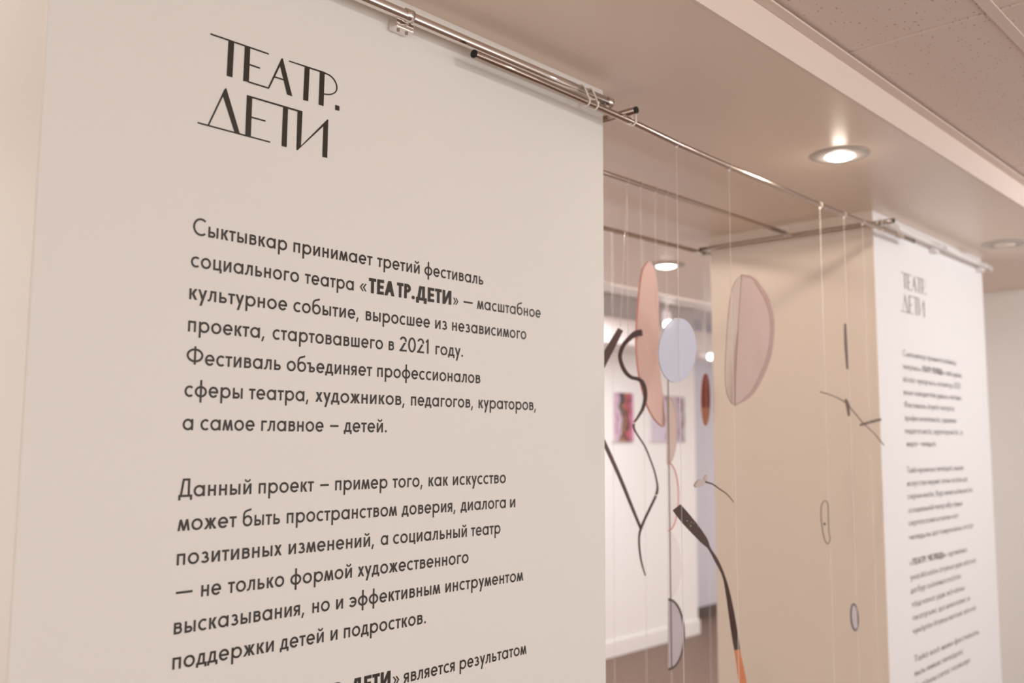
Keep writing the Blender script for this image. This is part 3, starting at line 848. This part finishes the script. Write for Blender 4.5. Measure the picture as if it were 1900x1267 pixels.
bm = bmesh.new(); box(bm, 4.8, 5.5, 3.42, 3.82, 2.700, 2.72); obj('frame', bm, M['whitemetal'], lp)
bm = bmesh.new(); box(bm, 4.82, 5.48, 3.44, 3.80, 2.694, 2.700); obj('diffuser', bm, M['panel'], lp)

# ------------------------------------------------------------------ pictures on the far wall
def picture(x0, x1, z0, z1, ma, label):
    root = empty('picture', ((x0+x1)/2, FY, z0)); tag(root, label, 'picture', 'prints on the far wall')
    bm = bmesh.new(); box(bm, x0, x1, FY-0.018, FY, z0, z1); bevel_all(bm, 0.002, 1); obj('canvas_edge', bm, M['white_trim'], root)
    bm = bmesh.new(); box(bm, x0+0.002, x1-0.002, FY-0.0195, FY-0.018, z0+0.002, z1-0.002); obj('print', bm, ma, root)
picture(5.629, 5.895, 1.586, 1.967, M['print_a'], 'dark pink and orange abstract print on the far white wall')
picture(6.125, 6.618, 1.586, 1.966, M['print_b'], 'lilac grey print with dark figures on the far white wall')

# ------------------------------------------------------------------ hanging pieces
def mobile(name, p, label, cat='hanging ornament'):
    r = empty(name, p); tag(r, label, cat, 'pieces hung on clear line in the opening'); return r
def thread(root, p, z_end=0.0, r=0.0008, knot=True):
    bm = bmesh.new(); tube(bm, lin(Vector(p), Vector((p.x, p.y, z_end)), 3), r, 6); obj('line', bm, M['thread'], root, True)
    if knot:
        bm = bmesh.new(); ball(bm, Vector(p)-Vector((0, 0, 0.0095)), 0.0032); obj('knot', bm, M['nylon_tie'], root, True)
        bm = bmesh.new()
        tube(bm, [Vector(p)+Vector((0, cos(a)*0.0088, sin(a)*0.0088)) for a in [2*pi*k/16 for k in range(16)]], 0.0009, 6, closed=True)
        obj('loop', bm, M['thread'], root, True)
def ell(cx, cy, rx, ry, tilt=0, n=24):
    t = radians(tilt)
    return [(cx+rx*cos(a)*cos(t)-ry*sin(a)*sin(t), cy+rx*cos(a)*sin(t)+ry*sin(a)*cos(t)) for a in [2*pi*k/n for k in range(n)]]

# lilac disc and, lower on the same line, the twisted ribbon
p = onA(1255)
r = mobile('lilac_disc', p, 'pale lilac acrylic disc hung on clear line from the front rod')
thread(r, p)
bm = bmesh.new(); plate(bm, ell(1257.5, 650, 34.5, 60, 4), p.y+0.002, 0, 0.003, 2); obj('disc', bm, M['lilac'], r)

r = mobile('twisted_ribbon', at_y(1256, 940, YR), 'twisted ribbon turning from dark brown to orange, at the bottom of the opening')
bm = bmesh.new()
ribbon(bm, [(1256, 941, 9, YR), (1272, 961, 10, YR), (1290, 982, 9, YR), (1307, 1003, 6.5, YR), (1317, 1018, 2.2, YR), (1330, 1040, 3.2, YR),
            (1343, 1068, 2.2, YR), (1351, 1100, 3.6, YR+.01), (1358, 1140, 5, YR+.02), (1365, 1185, 5.5, YR+.03), (1370, 1215, 5.0, YR+.03), (1376, 1250, 6.5, YR+.03), (1384, 1300, 7.5, YR+.03), (1392, 1350, 7, YR+.03)],
       split=(1205, 1))
obj('strip', bm, [M['brownribbon'], M['orange']], r)
for x, y, q in ((1275, 966, 2.2), (1281, 976, 3.0), (1287, 971, 1.8), (1295, 977, 1.8), (1283, 969, 1.5), (1279, 972, 1.6)):
    bm = bmesh.new(); ball(bm, at_y(x, y, YR-0.001), q*0.0006, 2); obj('sequin', bm, M['sequin'], r, True)

# clear pink folded disc with a flower stem below it
p = onA(1352)
r = mobile('folded_disc', p, 'large clear pink folded acrylic disc hung from the front rod')
thread(r, p)
fold = [(1377, 509), (1371, 600), (1366, 690), (1365, 753)]
left = [(1365, 753), (1357, 747), (1349, 728), (1346, 696), (1348, 640), (1352, 583), (1357, 545), (1365, 522), (1377, 509)]
right = [(1377, 509), (1395, 512), (1410, 526), (1426, 551), (1436, 586), (1437, 614), (1434, 646), (1426, 677), (1410, 712), (1392, 737), (1365, 753)]
bm = bmesh.new()
pc = at_y(1371, 630, YR+0.004)
for side, yaw, mi in ((left, -20, 1), (right, 12, 0)):
    u, n = plane_axes(yaw)
    o = spline(side, 4); o = o[:-1] + spline(fold if side is left else fold[::-1], 3)[0 if side is left else 0:]
    if side is right: o = spline(right, 4)[:-1] + spline(fold[::-1], 3)[:-1]
    else: o = spline(left, 4)[:-1] + spline(fold, 3)[:-1]
    slab(bm, [at_plane(x, y, pc, n) for x, y in o], n, 0.003, mi, 2)
obj('disc', bm, [M['clearpink'], M['clearpale'], M['rim']], r)
u, n = plane_axes(12)
bm = bmesh.new()
rim = spline(right, 5)
inn = [(x - (6.5 if 520 < y < 748 else 1.5) * (0.4+0.6*min(1, abs(x-1371)/50)), y + (4 if y < 600 else -4)*(0.5 if abs(x-1371) < 12 else 1)) for x, y in rim]
pts = [at_plane(x, y, pc-n*0.0012, n) for x, y in rim + inn[::-1]]
k = len(rim)
vs = [bm.verts.new(q) for q in pts]
for i in range(k-1): bm.faces.new((vs[i], vs[i+1], vs[2*k-2-i], vs[2*k-1-i]))
obj('edge_band', bm, M['rim'], r)

r = mobile('flower_stem', at_y(1361, 930, YR), 'small grey bud on a thin curved dark stem beside the clear line')
bm = bmesh.new(); s_ = spline([(1361, 931), (1349, 917), (1335, 907), (1322, 898), (1309, 894)], 5); tube(bm, [at_y(x, y, YR) for x, y in s_], [0.0011+0.0012*i/len(s_) for i in range(len(s_))], 8); obj('stem', bm, M['wire'], r, True)
bm = bmesh.new()
ribbon(bm, [(1310, 893, 2.5, YR), (1302, 895, 6, YR), (1295, 900, 4.5, YR), (1291, 901, 2, YR)], 0.006)
ribbon(bm, [(1309, 894, 2, YR), (1310, 887, 3, YR), (1312, 881, 1.0, YR)], 0.004)
obj('bud', bm, M['bud'], r)

# fine twig figure
p = onA(1520)
r = mobile('oval_hoop', p, 'thin oval wire hoop with a dot, on clear line left of the twig')
thread(r, p)
bm = bmesh.new(); o = spline([(1530, 929), (1536, 935), (1537, 960), (1538, 985), (1540, 1000), (1536, 1009), (1531, 1003), (1527, 988), (1524, 965), (1524, 940)], 4, True)
tube(bm, [at_y(x, y, p.y) for x, y in o], 0.0014, 6, closed=True); obj('hoop', bm, M['twig'], r, True)
bm = bmesh.new(); ball(bm, at_y(1530, 972, p.y), 0.004); obj('bead', bm, M['twig'], r, True)

p = onA(1565)
r = mobile('wire_twig', p, 'thin dark branching wire in front of the right wall block')
thread(r, p)
bm = bmesh.new(); tube(bm, [at_y(x, y, p.y) for x, y in spline([(1522.6, 727), (1547, 735), (1571, 749), (1600, 783), (1622, 804), (1640, 826)], 5)], 0.0017, 8); obj('branch', bm, M['twig'], r, True)
bm = bmesh.new(); ribbon(bm, [(1597, 788.5, 2.0, p.y), (1616, 783, 2.6, p.y), (1635, 778, 2.4, p.y)], 0.003); obj('leaf_strip', bm, M['twig'], r)
bm = bmesh.new(); ribbon(bm, [(1570, 740, 1.5, p.y), (1574, 752, 2.6, p.y), (1576, 772, 1.2, p.y)], 0.003); obj('joint', bm, M['twig'], r)
bm = bmesh.new(); ribbon(bm, [(1569, 600, 1.3, p.y), (1570.5, 640, 2.2, p.y), (1573.5, 685, 1.2, p.y)], 0.003); obj('upper_strip', bm, M['twig'], r)

p2 = at_y(1585.5, 1145, p.y+0.01)
r = mobile('oval_drop', p2, 'small lilac oval with dark rim, lowest piece before the right wall')
bm = bmesh.new(); plate(bm, ell(1585.5, 1145, 5.5, 23, -4), p2.y, 0, 0.003, 2); obj('disc', bm, M['lilacfill'], r)
bm = bmesh.new(); tube(bm, [at_y(x, y, p2.y) for x, y in ell(1585.5, 1145, 6.5, 25, -4)], 0.0022, 8, closed=True); obj('rim', bm, M['wire'], r, True)

p = onA(1599)
r = mobile('clear_line', p, 'bare clear line nearest the right wall text')
thread(r, p)

# tall salmon disc on two lines from the second rod
pA, pB = onrod(1188, B0, B1), onrod(1215, B0, B1)
r = mobile('tall_pink_disc', pA, 'tall salmon pink leaf-shaped acrylic disc on two clear lines')
out = [(1205, 485), (1198, 492), (1192, 507), (1187, 545), (1183, 600), (1182, 640), (1186, 688), (1194, 725), (1203, 755), (1216, 778), (1228, 790), (1233, 791),
       (1234, 778), (1231, 735), (1226, 700), (1224, 650), (1223, 590), (1221, 540), (1216, 505), (1210, 489)]
bm = bmesh.new(); plate(bm, out, YB, 12, 0.006, 5, mi_side=1); obj('disc', bm, [M['pink'], M['pink_edge']], r)
for q in (pA, pB):
    thread(r, q, at_y(*px_of(q), YB).z - 0.36)

# thin upright bar with half discs, from the second rod
pD = onrod(1235, B0, B1)
r = mobile('half_disc_string', pD, 'upright thin bar carrying a column of half discs behind the lilac disc')
thread(r, pD)
bx = pD.x; YH = YB
bm = bmesh.new(); z0 = at_y(1236, 632, YB).z; tube(bm, [(bx, YB, z0), (bx, YB, at_y(1242, 1243, YB).z)], 0.0016, 8); obj('bar', bm, M['wire'], r, True)
def half(y0, y1, wpx, fill, rimm, rr):
    cy = (y0+y1)/2; x0 = 1237.5+(cy-640)*0.0065
    arc_ = [(x0+wpx*cos(a), cy+(y1-y0)/2*sin(a)) for a in [-pi/2+pi*k/24 for k in range(25)]]
    if fill:
        bm = bmesh.new(); slab(bm, [at_y(x, y, YB) for x, y in arc_], Vector((0, 1, 0)), 0.003); obj('half_disc', bm, fill, r)
    if rimm:
        bm = bmesh.new(); tube(bm, [at_y(x, y, YB) for x, y in arc_], rr, 8); obj('rim', bm, rimm, r, True)
half(735, 862, 17, M['beigefill'], M['beigefill'], 0.0015)
half(858, 985, 20, M['palefill'], M['redline'], 0.0016)
half(985, 1112, 23, M['palefill'], None, 0)
half(1112, 1241, 28, M['lilacfill'], M['wire'], 0.0032)

# rust red disc
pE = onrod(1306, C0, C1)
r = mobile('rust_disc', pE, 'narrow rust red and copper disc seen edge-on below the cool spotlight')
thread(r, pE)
yE = pE.y
bm = bmesh.new()
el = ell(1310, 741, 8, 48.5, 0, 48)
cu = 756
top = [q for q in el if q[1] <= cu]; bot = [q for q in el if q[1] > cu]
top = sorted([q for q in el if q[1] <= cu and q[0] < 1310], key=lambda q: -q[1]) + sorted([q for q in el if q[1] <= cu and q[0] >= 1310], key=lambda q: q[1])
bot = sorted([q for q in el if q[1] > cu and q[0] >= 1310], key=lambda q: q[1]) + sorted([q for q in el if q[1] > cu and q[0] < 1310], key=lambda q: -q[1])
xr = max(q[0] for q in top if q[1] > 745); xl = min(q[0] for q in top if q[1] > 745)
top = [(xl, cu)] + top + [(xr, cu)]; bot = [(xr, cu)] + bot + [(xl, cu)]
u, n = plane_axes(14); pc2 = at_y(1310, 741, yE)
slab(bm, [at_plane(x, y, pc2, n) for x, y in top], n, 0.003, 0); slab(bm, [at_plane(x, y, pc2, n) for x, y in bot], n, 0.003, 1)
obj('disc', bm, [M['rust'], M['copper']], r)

# S-shaped ribbon and the bent strip behind the corner
pS = onrod(1163, B0, B1)
YS = YB-0.03
pS2 = Vector((pS.x, YB, pS.z))
r = mobile('curled_ribbon', pS2, 'dark brown S-shaped ribbon thinning to a wire, in front of the pink disc')
thread(r, pS2, at_y(1160, 640, YB).z)
bm = bmesh.new()
ribbon(bm, [(1192, 617, 6, YS), (1180, 619, 5.5, YS), (1168, 628, 4.2, YS), (1157, 641, 3.6, YS), (1151, 658, 3.2, YS), (1153, 673, 3.2, YS), (1161, 690, 3.4, YS), (1172, 700, 3.2, YS), (1184, 703, 3.4, YS), (1192, 709, 3.4, YS),
            (1197, 722, 3.4, YS), (1197.5, 740, 3.2, YS), (1193, 758, 2.8, YS), (1184, 774, 2.0, YS), (1177, 785, 1.6, YS), (1178, 797, 1.3, YS), (1186, 811, 1.2, YS), (1197, 828, 1.1, YS), (1207, 852, 1.1, YS), (1215, 875, 1.1, YS),
            (1220, 898, 1.3, YS), (1220, 910, 1.8, YS), (1216, 923, 1.9, YS), (1206, 944, 1.9, YS), (1197, 963, 1.9, YS), (1190, 980, 1.9, YS), (1186.5, 995, 1.5, YS), (1187, 1018, 1.4, YS), (1191, 1044, 1.2, YS), (1198, 1068, 0.8, YS)], 0.002)
obj('strip', bm, M['brownribbon'], r)
for x, y, q in ((1177, 785, 0.0042), (1217.5, 919, 0.0036)):
    bm = bmesh.new(); ball(bm, at_y(x, y, YS-0.002), q); obj('bead', bm, M['sequin'], r, True)
pT = at_y(1152, 612, YS+0.01)
r = mobile('bent_strip', pT, 'dark brown bent strip half hidden behind the left wall corner')
bm = bmesh.new()
ribbon(bm, [(1152, 611, 5, YS+.01), (1141, 631, 6.2, YS+.01), (1128, 655, 7, YS+.01), (1110, 690, 7, YS+.01), (1096, 722, 6, YS+.01), (1092, 748, 4.5, YS+.01), (1100, 776, 3.6, YS+.01), (1122, 822, 3.4, YS+.01), (1150, 884, 3.0, YS+.01), (1172, 938, 2.6, YS+.01), (1190, 982, 2.0, YS+.01)], 0.002)
obj('strip', bm, M['bark'], r)
tt = at_y(1156, 475, YS+.01)
bm = bmesh.new(); tube(bm, [onrod(1164, B0, B1), at_y(1151, 606, YS+.01)], 0.0009, 6); obj('line', bm, M['thread'], r, True)

# bare lines that reach the floor deeper in the opening
for px, Y, lab in ((1141.5, YC, 'bare clear line in the opening, closest to the left wall corner'), (1198, YC, 'bare clear line crossing the floor view left of the half discs')):
    q = onrod(px-6, C0, C1)
    r = mobile('clear_line', q, lab); thread(r, q)

sc.cycles.use_denoising = True
sc.cycles.max_bounces = 10
sc.cycles.diffuse_bounces = 6
sc.cycles.transparent_max_bounces = 16
sc.cycles.sample_clamp_indirect = 4.0
